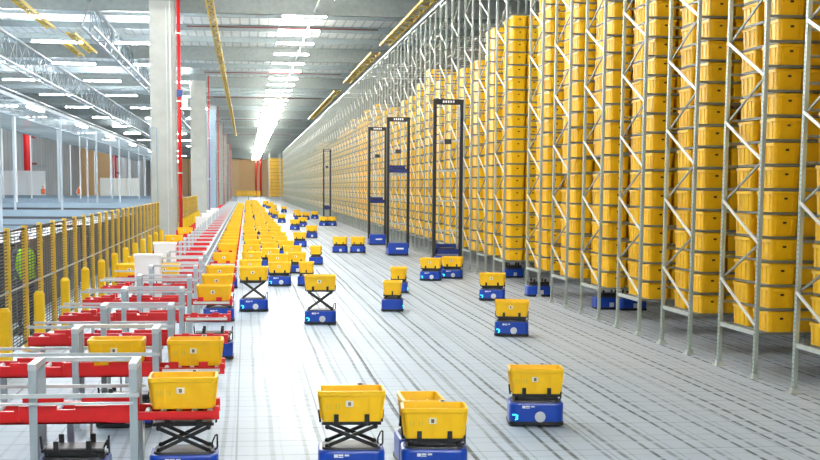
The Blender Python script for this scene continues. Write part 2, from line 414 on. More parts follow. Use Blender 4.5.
# near robots: (front-bottom-centre pixel, turned?, lift, robot label, tote label)
near_list = [
    (353, 451, 0, .165, 'blue robot with raised scissor lift, nearest of the three at the bottom edge', 'yellow tote on the raised scissor lift of the nearest robot', 2),
    (437, 450, 0, 0, 'blue robot with lowered lift, in front of another at the bottom edge', 'yellow tote with white sheet, overlapping another tote at the bottom edge', 2),
    (539, 427, 0, 0, 'lone blue robot with round grey disc, front of the open floor', 'yellow tote on the lone robot in the open floor beside the racks', 2),
    (514, 337, 0, 0, 'blue robot next behind the lone front one on the open floor', 'yellow tote on the second lone robot back on the open floor', 1),
    (494, 301, 0, 0, 'blue robot crossing the floor beside the rack ends, third lone one back', 'yellow tote on the third lone robot back beside the rack ends', 1),
    (394, 312, 1, 0, 'narrow end-on blue robot in the mid aisle, front of a pair', 'yellow end-on tote on the front robot of the mid aisle pair', 1),
    (400, 293.5, 1, 0, 'end-on blue robot close behind another in the mid aisle', 'yellow end-on tote peeking above the front one of the mid aisle pair', 1),
    (321, 325, 0, .31, 'blue robot with tall raised scissor lift alone before the queue', 'yellow tote raised high on the robot alone before the queue', 1),
    (432, 281, 0, 0, 'blue robot in front of the largest tall mast, front one of two', 'yellow tote in front of the largest tall mast, front of two', 1),
    (453.5, 279, 0, 0, 'blue robot tucked at the foot of the largest tall mast', 'yellow tote at the foot of the largest tall mast', 1),
    (254, 312, 0, .31, 'blue robot with raised scissor lift heading the lane beside red stations', 'yellow tote raised at the head of the lane beside red stations', 1),
    (280, 286.5, 0, 0, 'blue robot heading the middle lane of the queue', 'yellow tote heading the middle lane of the queue', 1),
    (307, 286.5, 1, 0, 'end-on blue robot heading the outer lane of the queue', 'yellow end-on tote heading the outer lane of the queue', 1),
    (316.5, 265, 1, 0, 'end-on blue robot just outside the queue, near the scissor robot', 'yellow end-on tote just outside the queue', 0),
    (340.5, 253, 0, 0, 'blue robot of a side by side pair, the one nearer the queue', 'yellow tote of a side by side pair, the one nearer the queue', 0),
    (358.5, 253, 0, 0, 'blue robot of a side by side pair, the one nearer the racks', 'yellow tote of a side by side pair, the one nearer the racks', 0),
    (312, 238, 0, 0, 'small blue robot alone behind the side by side pair', 'small yellow tote alone behind the side by side pair', 0),
    (300, 247, 0, 0, 'blue robot at the outer edge of the queue, fourth back', 'yellow tote at the outer edge of the queue, fourth back', 0),
    (295, 230, 0, 0, 'small blue robot mid distance, front of a tight pair by the queue', 'small yellow tote, front of a tight pair by the queue', 0),
    (303, 227, 0, 0, 'small blue robot mid distance, rear of a tight pair by the queue', 'small yellow tote, rear of a tight pair by the queue', 0),
    (324, 226, 0, 0, 'tiny blue robot of a far pair by the thin mast, inner one', 'tiny yellow tote of a far pair by the thin mast, inner one', 0),
    (332.5, 226, 0, 0, 'tiny blue robot of a far pair by the thin mast, outer one', 'tiny yellow tote of a far pair by the thin mast, outer one', 0),
    (306, 220, 0, 0, 'tiny blue robot far back, before the dark far cluster', 'tiny yellow tote far back, before the dark far cluster', 0),
    (315, 219, 0, 0, 'tiny blue robot far back, outermost of the far cluster', 'tiny yellow tote far back, outermost of the far cluster', 0),
    (297, 217, 0, 0, 'tiny blue robot far back beside the queue, inner one of cluster', 'tiny yellow tote far back beside the queue, inner one of cluster', 0),
]
for px, py, turn, lift, rl, tl, near in near_list:
    p = at(px, py, .27 if py in (450, 451) else 0); half = RL / 2 if turn else RD / 2
    x, y = p.x, p.y + half
    rz = (PI / 2 if turn else random.uniform(-.02, .02)) - max(0, x) * .04
    if near: z = robot(x, y, rl, lift, rz)
    else: far_robot(x, y, rl, rz); z = ZLOW
    tote(x, y, z, tl, rz, near)
# the robot tucked behind the front pair, end on, carrying a tote with papers
p2 = at(437, 450, .27); x3, y3 = 1.67, p2.y + RD + .03 + RL / 2
z = robot(x3, y3, 'end-on blue robot hidden behind the overlapping tote at the bottom edge', 0, PI / 2)
tote(x3, y3, z, 'yellow end-on tote with white paper, half hidden behind another tote', PI / 2, 1)
def paper(x, y, z, label, w, d, rz):
    q = MB(); nx, ny = 8, 6
    vs = [(w * (i / nx - .5), d * (j / ny - .5), .012 * math.sin(i * 1.7 + j) + .01 * math.cos(j * 2.1)) for j in range(ny + 1) for i in range(nx + 1)]
    fs = [(j * (nx + 1) + i, j * (nx + 1) + i + 1, (j + 1) * (nx + 1) + i + 1, (j + 1) * (nx + 1) + i) for j in range(ny) for i in range(nx)]
    lo = [(a, b, c - .006) for a, b, c in vs]; q.add(vs, fs, 0, True); q.add(lo, [tuple(reversed(f)) for f in fs], 0, True)
    o = q.build('paper_sheet', M['sticker'], None, (x, y, z)); o.rotation_euler = (0, 0, rz); tag(o, label, 'paper', 'sheets of paper in totes')
paper(x3, y3 + .02, z + .20, 'crumpled white paper in the half hidden end-on tote', .36, .2, PI / 2)
paper(p2.x - .02, p2.y + RD / 2 + .02, ZLOW + .20, 'flat white sheet in the overlapping tote at the bottom edge', .42, .22, 0)

# robots beneath the racks
for i, (px, py, lab) in enumerate([(610, 310, 'blue robot parked beneath the racks, inner one of a pair'), (634, 311, 'dark blue robot parked beneath the racks, outer one of a pair'),
                                   (540, 297, 'blue robot peeking from beneath a rack by the wide gap'), (514, 278, 'blue robot in the wide gap between racks')]):
    p = at(px, py); far_robot(p.x, p.y + .25, lab)

# the queue: three lanes running away from the camera
lanes = [('beside the red stations', .20, 37.8, 5.2, 4.3), ('in the middle lane', .86, 41.0, 4.2, 4.2), ('in the outer lane', 1.45, 42.0, 4.9, 4.5)]
for name, X0, y, s0, s1 in lanes:
    n = 1
    while y < 214:
        n += 1
        j = random.uniform(-.09, .09)
        turn = random.random() < .18
        rz = PI / 2 if turn else random.uniform(-.04, .04)
        X = X0 + j + (.12 if name == 'in the outer lane' and y < 54 else 0)
        wh = 'lane beside the red stations' if X0 < .5 else ('middle lane of the queue' if X0 < 1 else 'outer lane of the queue')
        far_robot(X, y, 'blue robot carrying a tote, %s back in the %s' % (nth(n), wh), rz)
        up = random.random() < .25 and y < 80
        tote(X, y, ZLOW, 'yellow tote on a robot, %s back in the %s' % (nth(n), wh), rz, 1 if y < 49 else 0)
        y += random.uniform(.85, 1.15) * (s0 if y < 61 else s1)
# scattered robots beyond, on the free floor
sc = 0
for i in range(16):
    y = 102 + i * 7 + random.uniform(-2, 2); x = random.uniform(2.2, 4.2)
    sc += 1
    far_robot(x, y, 'tiny blue robot outside the far queue, %s of the stragglers going back' % nth(sc))
    tote(x, y, ZLOW, 'tiny yellow tote outside the far queue, %s of the stragglers going back' % nth(sc))

# ------------------------------------------------------------------ red workstations
ST0, SP, NST = 11.95, 2.95, 47
XL, XR, XM, XE = -1.855, -.995, -.985, -.25
def station_meshes():
    S = {}
    S['post'] = MB().box(-.034, .034, -.034, .034, 0, 1.06).box(-.06, .06, -.06, .06, 0, .012).mesh('post', [M['post_grey']])
    q = MB()
    q.box(XL - .034, XR + .034, .476, .524, 1.065, 1.105)
    for x in (XL, XR): q.box(x - .036, x + .036, -.036, .476, 1.055, 1.11)
    S['top_frame'] = q.mesh('top_frame', [M['rail']])
    q = MB().box(-2.82, XR + .05, -.065, -.036, .815, .85); S['guide_rail'] = q.mesh('guide_rail', [M['rail']])
    S['low_bar'] = MB().box(-2.82, XR + .0, -.06, -.038, .752, .772).mesh('guide_bar', [M['rail']]); q = MB().box(-2.82, XR + .05, .536, .565, .815, .845); S['guide_bar'] = q.mesh('guide_bar', [M['rail']])
    # red beam: C channel with notches in its upper edge and joint plates
    q = MB()
    for (a, b, z1) in ((-2.82, -2.55, .70), (-2.55, -2.3, .735), (-2.3, -1.98, .69), (-1.98, -1.66, .735), (-1.66, -1.5, .70), (-1.5, XM, .735)):
        q.box(a, b, 0, .05, .575, z1)
    q.box(-2.82, XM, 0, .09, .575, .59)
    q.box(-1.22, -.98, -.018, 0, .585, .74); q.box(-2.02, -1.98, -.012, 0, .6, .745); q.box(-2.34, -2.26, -.02, .06, .70, .79)
    q.box(XM, XE, 0, .05, .605, .67); q.box(XM, XE, 0, .10, .60, .612); q.box(XE - .05, XE, -.012, .07, .60, .715)
    S['beam'] = q.mesh('red_beam', [M['red']])
    q = MB()
    q.box(-.05, .05, 0, .03, .67, .735)
    S['stop'] = q.mesh('end_stop', [M['red']])
    S['roller'] = MB().tube((0, .06, 0), (0, .45, 0), .05, 0, 8).mesh('roller', [M['rail']])
    q = MB().box(-.03, .03, -.03, .03, 0, .575).box(-.05, .05, -.05, .05, 0, .012); S['leg'] = q.mesh('leg', [M['post_grey']])
    q = MB().tube((0, 0, .02), (0, 0, .58), .022).tube((0, 0, 0), (0, 0, .02), .11, 0, 14); S['foot'] = q.mesh('levelling_foot', [M['galv']])
    q = MB().box(XM + .06, XE - .05, -.035, -.005, .62, .66); S['front_rail'] = q.mesh('front_rail', [M['galv_light']])
    # far stations in fewer pieces
    return S
SM = station_meshes()
GS = 'red workstations along the fence'
def station(i):
    y = ST0 + SP * i
    e = empty('red_workstation', (0, y, 0), 'red workstation with grey guard frame, %s from the front' % nth(i + 1), 'workstation', GS)
    for x in (XL, XR):
        for yy in (0, .5): put('post', SM['post'], e, (x, yy, 0))
    put('top_frame', SM['top_frame'], e)
    put('red_beam', SM['beam'], e); put('red_beam', SM['beam'], e, (0, .46, 0))
    if i < 24:
        if i < 9: put('guide_rail', SM['guide_rail'], e); put('guide_bar', SM['guide_bar'], e)
        if i == 0: put('guide_bar', SM['low_bar'], e)
        if i < 12:
            for k in range(10): put('roller', SM['roller'], e, (-2.7 + k * .17, 0, .665))
            for k in range(5): put('roller', SM['roller'], e, (-.90 + k * .14, 0, .622))
        for x in ((-.80, -.48) if i > 0 else ()): put('end_stop', SM['stop'], e, (x, 0, 0))
    if i < 10:
        for x in (-2.7, -1.6): put('leg', SM['leg'], e, (x, .46, 0))
        put('levelling_foot', SM['foot'], e, (-.92, .1, 0)); put('levelling_foot', SM['foot'], e, (-1.4, .3, 0))
        if i > 0: put('front_rail', SM['front_rail'], e)
    return e
ZS = .648
for i in range(NST):
    station(i)
    y = ST0 + SP * i + .255
    lab = 'yellow tote at the outer end of the %s red workstation from the front' % nth(i + 1)
    if i == 0: tote(-.57, y, ZS + .035, lab, 0, 2)
    elif i == 1: tote(-.57, y, ZS + .035, lab, 0, 2)
    elif i in (2, 3, 7): pass
    elif i < 9: tote(-.57, y, ZS, lab, 0, 1)
    elif random.random() < .88: tote(-.57, y, ZS, lab, 0, 0)
    if i in (1, 6, 7, 10, 12, 15):
        tote(-1.43 if i == 1 else -2.5, y, .692, 'yellow tote on the rollers inside the %s red workstation from the front' % nth(i + 1), 0, 1)
    if i == 6: tote(-1.75, y, .692, 'yellow tote inside the guard frame of the seventh red workstation from the front', 0, 1)
# robots under the stations
robot(-.57, ST0 + .27, 'blue robot with raised scissor lift beneath the frontmost red workstation', .19)
robot(-1.52, ST0 + .1, 'empty blue robot with black upright clips beneath the frontmost guard frame', 0)
robot(-1.35, ST0 + SP + .25, 'empty blue robot beneath the second red workstation frame', 0)
robot(-.52, ST0 + 3 * SP + .27, 'empty blue robot beneath the red end without a tote', .05)
for i in (5, 8): robot(-.55, ST0 + SP * i + .26, 'blue robot beneath the %s red workstation from the front' % nth(i + 1), .1)
# long grey handrail along the station ends
q = empty('hand_rail', (-.93, 31, 0), 'long pale handrail running back along the red workstation ends', 'rail')
MB().box(-.02, .02, 0, 120, 1.11, 1.14).build('top_rail', M['rail'], q)
MB().box(-.015, .015, 0, 120, .86, .88).build('lower_rail', M['rail'], q)
# white cabinets between the stations
def cabinet(x, y, lab):
    e = empty('control_cabinet', (x, y, 0), lab, 'cabinet', 'white control cabinets by the fence')
    MB().loft([[(a, b, .08) for a, b in rr(.52, .40, .02, 2)], [(a, b, 1.22) for a, b in rr(.52, .40, .02, 2)]]).build('body', M['white'], e)
    MB().box(-.28, .28, -.22, .22, 1.22, 1.27).build('lid', M['white'], e)
    d = MB().box(-.235, .235, -.215, -.2, .12, 1.19).build('door', M['white'], e)
    MB().box(.17, .19, -.235, -.215, .6, .75).build('handle', M['black'], d)
    MB().box(-.25, .25, -.19, .19, 0, .08).build('plinth', M['deck'], e)
cabs = [28.1, 34.0, 63.4, 72.3, 81.1, 90.0]
for i, y in enumerate(cabs): cabinet(-2.0 if i < 2 else -2.05, y, 'white control cabinet beside the fence, %s from the front' % nth(i + 1))

# ------------------------------------------------------------------ fence
XF = -3.52
def fence(name, y0, y1, step, lab):
    e = empty('safety_fence', (XF, y0, 0), lab, 'fence')
    pm = MB().box(-.04, .04, -.04, .04, 0, 2.02).box(-.07, .07, -.07, .07, 0, .015).box(.03, .05, -.02, .02, 1.70, 1.74).box(.03, .05, -.02, .02, .95, .99).mesh('post', [M['ochre']])
    w = step - .07
    q = MB(); k = 0
    z = .16
    while z < 1.96: q.box(-.006, .006, 0, w, z, z + .014); z += .05
    yy = 0
    while yy < w: q.box(-.003, .003, yy, yy + .008, .16, 1.95); yy += .31
    for z in (.15, 1.95): q.box(-.012, .012, 0, w, z, z + .03, 0)
    me = q.mesh('mesh_panel', [M['mesh']])
    rm = MB().box(.008, .026, 0, w, 1.06, 1.085).mesh('cross_rail', [M['galv']])
    bm = MB().loft([[(a, b, 0) for a, b in rr(.16, .16, .03, 2)], [(a, b, .9) for a, b in rr(.16, .16, .03, 2)], [(a, b, .95) for a, b in rr(.10, .10, .02, 2)]]).mesh('guard_post', [M['bollard']])
    n = int((y1 - y0) / step)
    for i in range(n + 1):
        put('post', pm, e, (0, i * step, 0))
        if i < n:
            pnl = put('mesh_panel', me, e, (0, i * step + .035, 0)); put('cross_rail', rm, pnl)
        if i % 2 == 1: put('guard_post', bm, e, (.17, i * step + .25, 0))
    return e
fence('f', 17.4, 57.2, 1.6, 'black mesh safety fence with yellow posts beside the red workstations')
fence('g', 62, 100, 1.7, 'far black mesh fence with yellow posts behind the first concrete column')
# dark machinery housings behind the fence
for i, (x0, x1, y0, y1, h, mt, lab) in enumerate([
        (-5.6, -4.4, 26.6, 37.0, 1.55, 'black', 'dark machine housing behind the fence, front one'), (-5.8, -4.4, 39, 57, 1.55, 'black', 'long dark machine housing behind the fence, rear one')]):
    e = empty('machine_housing', ((x0 + x1) / 2, (y0 + y1) / 2, 0), lab, 'machine', 'dark machine housings behind the fence')
    a, b = (x1 - x0) / 2, (y1 - y0) / 2
    MB().box(-a, a, -b, b, .1, h).build('body', M[mt], e)
    MB().box(-a + .05, a - .05, -b + .05, b - .05, 0, .1).build('plinth', M['deck'], e)
    for k in range(4): MB().box(a, a + .02, -b + .2 + k * b / 2, -b + .1 + (k + .9) * b / 2, .3, h - .2).build('door', M['deck'], e)

# ------------------------------------------------------------------ columns and risers
cols = [(59.4, 1.07, 'concrete', 'big pale concrete column beside the fence, front one'), (102.6, 1.15, 'concrete', 'concrete column with warm grey face, second from the front'),
        (140, 1.0, 'steel_blue', 'blue grey steel column, third from the front'), (174, 1.0, 'concrete', 'thin looking concrete column, fourth from the front'),
        (211, 1.0, 'concrete', 'thin looking concrete column, fifth from the front'), (252, 1.0, 'concrete', 'far concrete column, sixth from the front'), (292, 1.0, 'concrete', 'far concrete column, seventh from the front')]
for k, (y, w, mt, lab) in enumerate(cols):
    x = -3.47
    e = empty('concrete_column' if mt == 'concrete' else 'steel_column', (x, y, 0), lab, 'column', 'columns along the fence')
    MB().loft([[(a, b, 0) for a, b in rr(w, w, .04, 2)], [(a, b, ROOF - .9) for a, b in rr(w, w, .04, 2)]]).build('shaft', M[mt], e)
    MB().box(-w * .52, w * .52, -w * .55, w * .55, ROOF - .9, ROOF - .4).build('capital', M['girder'], e)
    if k == 0:
        MB().box(.30, .36, -w / 2 - .06, -w / 2, 2.6, 10.4).box(.15, .18, -w / 2 - .03, -w / 2, 0, 10.2).build('conduit', M['galv'], e)
        MB().box(-.56, -.53, -w / 2 - .05, -w / 2, 0, 5.1).box(-.30, -.27, -w / 2 - .05, -w / 2, 0, 5.1).box(-.56, -.27, -w / 2 - .05, -w / 2, 5.1, 5.13).build('cable_guard', M['steel_blue'], e)
    if k < 6:
        r = empty('riser_pipe', (x + w / 2 + (.17 if k == 0 else .2), y - (.9 if k == 0 else .25), 0), 'red fire riser pipe on the %s column from the front' % nth(k + 1), 'pipe', 'red riser pipes on the columns')
        MB().tube((0, 0, .0), (0, 0, ROOF - .5), .15 if k == 0 else .08, 0, 12).build('pipe', M['red'], r)
        for z in (3.2, 6.2, 9.0): MB().box(-.14, .11, -.11, .14, z, z + .05).build('bracket', M['galv'], r)
        if k < 2:
            MB().box(-.2, .26, -.2, .2, 0, .82).build('valve_box', M['red'], r)
        if k == 0:
            MB().box(.1, .35, -.16, .1, 5.95, 6.35).build('junction_box', M['rail'], r)
            MB().box(-.1, .14, -.14, .14, 6.4, 6.7).build('flow_switch', M['navy'], r)

# ------------------------------------------------------------------ storage racks
XA = 7.14
RDEP = 1.46
PIT = .338
Z0 = .66
NL = 21
RTOP = 9.35
def rack_meshes():
    S = {}
    S['upright'] = MB().box(-.027, .027, -.035, .035, 0, RTOP).mesh('upright', [M['upright']])
    S['foot'] = MB().box(-.08, .08, -.08, .08, 0, .02).box(-.05, .05, -.05, .05, .02, .07).mesh('foot_plate', [M['galv']])
    S['up'] = MB().bar((-.02, 0, 0), (-.02, RDEP, .58), .02, .042).mesh('brace', [M['galv_light']])         # near node -> far node higher
    S['dn'] = MB().bar((.02, 0, .58), (.02, RDEP, 0), .02, .034).mesh('brace', [M['beam']])     # far node -> near node higher; darker tone stands in for shade
    S['strut'] = MB().bar((0, 0, 0), (0, RDEP, 0), .035, .06).mesh('strut', [M['galv']])
    q = MB()
    for yy in (-.01, RDEP + .01): q.box(0, 3.9, yy - .018, yy + .018, -.036, 0)
    for c in range(3):
        x = .19 + c * .43; q.box(x, x + .03, 0, RDEP, -.035, -.002); q.box(x + .31, x + .34, 0, RDEP, -.035, -.002)
    S['shelf'] = q.mesh('shelf', [M['beam']])
    # far racks: one mesh each for bracing and shelving
    q = MB(); z = .76
    while z < RTOP - .7:
        q.bar((-.02, 0, z), (-.02, RDEP, z + .58), .02, .042, 1); q.bar((.02, RDEP, z + .58), (.02, 0, z + 1.16), .02, .034, 0); z += 1.16  # second brace in the darker tone, its shade put into the colour
    q.bar((0, 0, .64), (0, RDEP, .64), .035, .06); q.bar((0, 0, RTOP - .1), (0, RDEP, RTOP - .1), .035, .06)
    S['bracing'] = q.mesh('bracing', [M['beam'], M['galv_light']])
    q = MB()
    for k in range(NL + 3):
        z = Z0 + PIT * k
        for yy in (-.01, RDEP + .01): q.box(0, 1.6, yy - .02, yy + .02, z - .045, z)
        q.box(.19, .22, 0, RDEP, z - .035, z - .002)
    S['shelving'] = q.mesh('shelving', [M['beam']])
    return S
KM = rack_meshes()
GR = 'tall storage racks beside the aisle'
racks = [18.24 + 2.86 * k for k in range(-1, 6)]
y = 37.2
while y < 264: racks.append(y); y += 2.86
for i, Yn in enumerate(racks):
    gap = ' by the wide gap' if i in (6, 7) else ''
    e = empty('storage_rack', (XA, Yn, 0), 'tall galvanized storage rack of yellow totes, %s from the right edge going back' % nth(i + 1), 'rack', GR)
    for yy in (0, RDEP):
        for xx in ((0, 2.6) if i < 14 else (0,)):
            u = put('upright', KM['upright'], e, (xx, yy, 0))
            if i < 14: put('foot_plate', KM['foot'], u)
    if i < 12:
        z = .76
        while z < RTOP - .7:
            put('brace', KM['up'], e, (0, 0, z)); put('brace', KM['dn'], e, (0, 0, z + .58))
            z += 1.16
        put('strut', KM['strut'], e, (0, 0, .64)); put('strut', KM['strut'], e, (0, 0, RTOP - .1))
        for k in range(NL): put('shelf', KM['shelf'], e, (0, 0, Z0 + PIT * k))
    else:
        put('bracing', KM['bracing'], e); put('shelving', KM['shelving'], e)
q = MB(); q.box(XA - .05, XA + .05, 14, 265, RTOP, RTOP + .1)
tag(q.build('tie_beam', M['truss']), 'long pale tie beam along the tops of the storage racks', 'beam')
# totes in the racks
SL, SW, SH = .62, .41, .29
ME_ST = tote_mesh('storage_tote', SL, SW, SH, [M['yellow_rack'], M['dark_hole']], True, 3, 2, True, (.91, .9))
def low_tote(q, x, y, z):
    a, b = SL / 2, SW / 2; o = len(q.v)
    A, B = a * .91, b * .9; A2, B2 = a * .955, b * .94; zr = SH * .84
    r = [[(x + sx * p, y + sy * s_, z + h) for sx, sy in ((1, 1), (-1, 1), (-1, -1), (1, -1))] for p, s_, h in ((B, A, 0), (B2, A2, zr), (b, a, zr + .003), (b, a, SH), (b - .03, a - .03, SH), (b - .05, a - .05, .03))]
    q.loft(r)
GT = 'yellow totes stored in the racks'
mass = MB(); cnt = 0
for i, Yn in enumerate(racks):
    fill = 20 if i < 9 else random.choice((17, 18, 18, 19, 20)) - (1 if i > 30 else 0)
    zmax = 2.65 + .137 * Yn * 1.05
    for k in range(fill):
        z = Z0 + PIT * k + .001
        for c in range(3 if i < 14 else (2 if i < 40 else 1)):
            for r in (0, 1):
                if random.random() < .012: continue
                x = XA + .16 + SW / 2 + c * .43 + random.uniform(-.008, .008)
                yy = Yn - .005 + SL / 2 + r * .83 + random.uniform(-.015, .015)
                ind = (c == 0 and i <= 6 and z < zmax) or (i == 7 and ((c == 0) or (c == 1 and r == 0)))
                if ind and cnt < 310:
                    cnt += 1
                    o = put('storage_tote', ME_ST, None, (x, yy, z), PI / 2 + random.uniform(-.02, .02))
                    col = 'front' if r == 0 else 'rear'
                    if c == 0: lab = 'yellow tote, %s shelf up, %s stack of the %s rack from the right edge' % (nth(k + 1), col, nth(i + 1))
                    else: lab = 'yellow tote, %s shelf up, second column in on the rack facing the wide gap' % nth(k + 1)
                    tag(o, lab, 'tote', GT)
                else: low_tote(mass, x, yy, z)
# far block of racks at the end of the hall
for k in range(26):
    for c in range(9):
        low_tote(mass, 5.6 + c * .43, 298, Z0 + PIT * k * .95)
        low_tote(mass, 5.35, 298.4 + c * .7, Z0 + PIT * k * .95)
tag(mass.build('storage_totes', M['yellow_rack']), 'thousands of yellow totes filling the more distant rack shelves', 'totes', None, 'stuff')
for i, y in enumerate((297.5, 307)):
    e = empty('storage_rack', (5.1, y, 0), 'far end rack of yellow totes beyond the long rack row, %s one' % ('front' if i == 0 else 'rear'), 'rack', GR)
    for x in (0, 2.3, 4.6): MB().box(x - .08, x + .08, -.05, .05, 0, 10).build('upright', M['galv'], e)
    for k in range(12): MB().box(0, 4.6, -.03, .03, .6 + k * .75, .66 + k * .75).build('shelf', M['beam'], e)

# ------------------------------------------------------------------ tall picking robots
def tall(px, Y, w, htop, zc, lab, gx=True):
    X = at_y(px, 187, Y).x
    e = empty('tall_picking_robot', (X, Y, 0), lab, 'robot', 'tall mast robots in front of the racks')
    hw = w / 2
    R = lambda a, b, z, r=.08: [(x, y_, z) for x, y_ in rr(a, b, r, 4)]
    b = MB().loft([R(w, 1.1, .06), R(w, 1.1, .46), R(w - .05, 1.05, .5)]).build('base', M['blue'], e, (0, .2, 0))
    MB().cbox(.05, -.556, .28, .3, .01, .06).build('logo', M['white'], b)
    MB().loft([R(w + .02, 1.12, .015), R(w + .02, 1.12, .07)]).build('bumper', M['black'], e, (0, .2, 0))
    for s in (-1, 1):
        MB().box(s * hw - .055, s * hw + .055, -.06, .08, .3, htop).build('mast_post', M['black'], e)
    tb = MB().box(-hw - .055, hw + .055, -.07, .09, htop - .14, htop + .03).build('top_beam', M['black'], e)
    q = MB()
    for k in range(5): q.cbox(-.16 + k * .08, -.075, htop - .05, .05, .01, .07)
    q.build('lettering', M['white'], tb)
    c = MB().box(-hw + .06, hw - .06, -.1, .5, zc, zc + .16).box(-hw + .06, hw - .06, .46, .5, zc, zc + .3).box(-hw + .06, -hw + .1, -.1, .5, zc, zc + .3).build('carriage', M['navy'], e)
    MB().box(-.25, .25, -.12, .5, zc + .16, zc + .19).build('fork', M['black'], c)
    z = htop - 1.3
    while z > 1.2:
        MB().box(-hw + .05, hw - .05, .03, .07, z, z + .05).build('rung', M['galv'], e); z -= .95
    MB().cbox(0, 0, htop - 1.3, .22, .06, .16).build('sensor', M['deck'], e)
tall(447.5, 43.0, .86, 5.43, .56, 'black tall mast robot with blue base, biggest of the row of masts')
tall(398, 53.3, .80, 5.38, 3.25, 'black tall mast robot with blue carriage high up, second mast back')
tall(377.3, 63.0, .76, 5.42, 1.95, 'black tall mast robot with blue carriage at mid height, third mast back')
tall(327, 103, .5, 5.5, 1.0, 'thin far black mast beside the distant racks, last mast back')

# ------------------------------------------------------------------ ceiling lights
GL = 'light tubes hung in the central line'
lm = MB().box(-1.02, 1.02, -.06, .06, -.05, 0)
ME_TUBE = MB().tube((-1.0, 0, -.05), (1.0, 0, -.05), .06, 0, 8).mesh('tube', [M['lamp']])
ME_HOUS = MB().box(-1.02, 1.02, -.03, .03, .02, .05).mesh('housing', [M['white']])
y = 63.4 - 6.05 * 7; k = 0
while y < 390:
    k += 1
    e = empty('ceiling_light', (2.72, y, 10.5), 'white light tube in the central ceiling line, %s from the front' % nth(k), 'light', GL)
    put('tube', ME_TUBE, e); put('housing', ME_HOUS, e)
    y += 6.05
for i, (x, y) in enumerate([(.5, -4.0), (3.4, -4.0), (6.2, -4.0), (3.4, -1.5), (6.2, -1.5), (3.4, 1.0), (6.2, 1.0)]):  # unseen tubes added to light the robot fronts
    e = empty('ceiling_light', (x, y, 10.5), 'added unseen light tube over the near end of the aisle, %s of seven' % nth(i + 1), 'light', 'added unseen light tubes over the near end')
    put('tube', ME_TUBE, e); put('housing', ME_HOUS, e)
e = empty('light_trunking', (3.15, -5, 10.56), 'long pale trunking rail carrying the central ceiling light tubes', 'rail')
MB().box(-.03, .03, 0, 395, 0, .06).build('rail', M['white'], e)
for j in range(32): MB().tube((0, 3 + j * 12.1, .08), (0, 3 + j * 12.1, .74), .02, 0, 5).build('hanger', M['galv'], e)
# lights in the left bay
GLL = 'light tubes under the left bay roof'
ME_T2 = MB().tube((-1.3, 0, -.05), (1.3, 0, -.05), .075, 0, 8).mesh('tube', [M['lamp_side']])
ME_H2 = MB().box(-1.33, 1.33, -.03, .03, .03, .06).mesh('housing', [M['white']])
row = 0
for y in [18, 22, 26, 30, 34, 38, 43, 48, 54, 64, 75, 88, 102, 118, 136, 156, 178, 202, 230, 262, 300, 345]:  # closely spaced front rows are unseen, added to brighten the rack ends
    row += 1
    for cx, x in enumerate((-5.4, -10.2, -16, -23)):
        if y < 50 and cx > 1: continue
        where = ('by the columns', 'second row', 'third row', 'outermost row')[cx]
        e = empty('ceiling_light', (x + random.uniform(-.5, .5), y, 10.3), 'white light tube in the bay roof, %s, %s from the front' % (where, nth(row)), 'light', GLL)
        put('tube', ME_T2, e); put('housing', ME_H2, e)
# cable ladders painted yellow
def ladder(x0, y0, y1, z, w, lab, sk=0.0):
    e = empty('cable_ladder', (x0, y0, z), lab, 'ladder', 'yellow cable ladders under the roof')
    L = y1 - y0
    for s in (-1, 1): MB().box(s * w / 2 - .03, s * w / 2 + .03, 0, L, -.06, .06).build('side_rail', M['crane'], e)
    q = MB(); t = 0; d = 1
    while t < L - .5:
        q.bar((-d * w / 2, t, 0), (d * w / 2, min(L, t + .9), 0), .05, .05); t += .9; d = -d
    q.build('rung', M['crane'], e)
ladder(-1.45, 44, 205, 10.25, .28, 'long yellow cable ladder under the roof beside the columns')
ladder(7.3, 50, 72, 10.1, .5, 'yellow ladder beam above the rack tops, front one')
ladder(7.2, 76, 98, 10.1, .5, 'yellow ladder beam above the rack tops, second one')
ladder(7.1, 106, 150, 10.1, .5, 'yellow ladder beam above the rack tops, rear one')
ladder(-9.4, 52, 69, 10.3, .35, 'short yellow beam under the machinery bay roof, front one')
ladder(-8.6, 70, 80, 10.2, .4, 'short yellow beam under the machinery bay roof, second one')
ladder(-9.5, 75, 82, 10.2, .3, 'stubby yellow beam under the machinery bay roof, beside the second')

# ------------------------------------------------------------------ left bay
def truss(x, y0, y1, zb, zt, lab):
    e = empty('roof_truss', (x, y0, 0), lab, 'truss', 'steel roof trusses in the machinery bay')
    L = y1 - y0
    MB().box(-.07, .07, 0, L, zt - .12, zt).build('top_chord', M['truss'], e)
    for s in (-1, 1): MB().box(s * .25 - .05, s * .25 + .05, 0, L, zb, zb + .1).build('bottom_chord', M['truss'], e)
    q = MB(); t = 0
    while t < L - 1:
        for s in (-1, 1):
            q.bar((s * .25, t, zb + .05), (0, t + 1.6, zt - .06), .045); q.bar((0, t + 1.6, zt - .06), (s * .25, t + 3.2, zb + .05), .045)
        q.bar((-.25, t, zb + .05), (.25, t, zb + .05), .05); t += 3.2
    q.build('web', M['truss'], e)
truss(-6.9, 62, 180, 9.6, 10.9, 'pale steel roof truss nearest the concrete columns')
truss(-12.2, 68, 230, 8.9, 10.5, 'pale steel roof truss over the middle of the machinery bay')
truss(-18.5, 100, 260, 8.6, 10.2, 'pale steel roof truss towards the far bay wall')
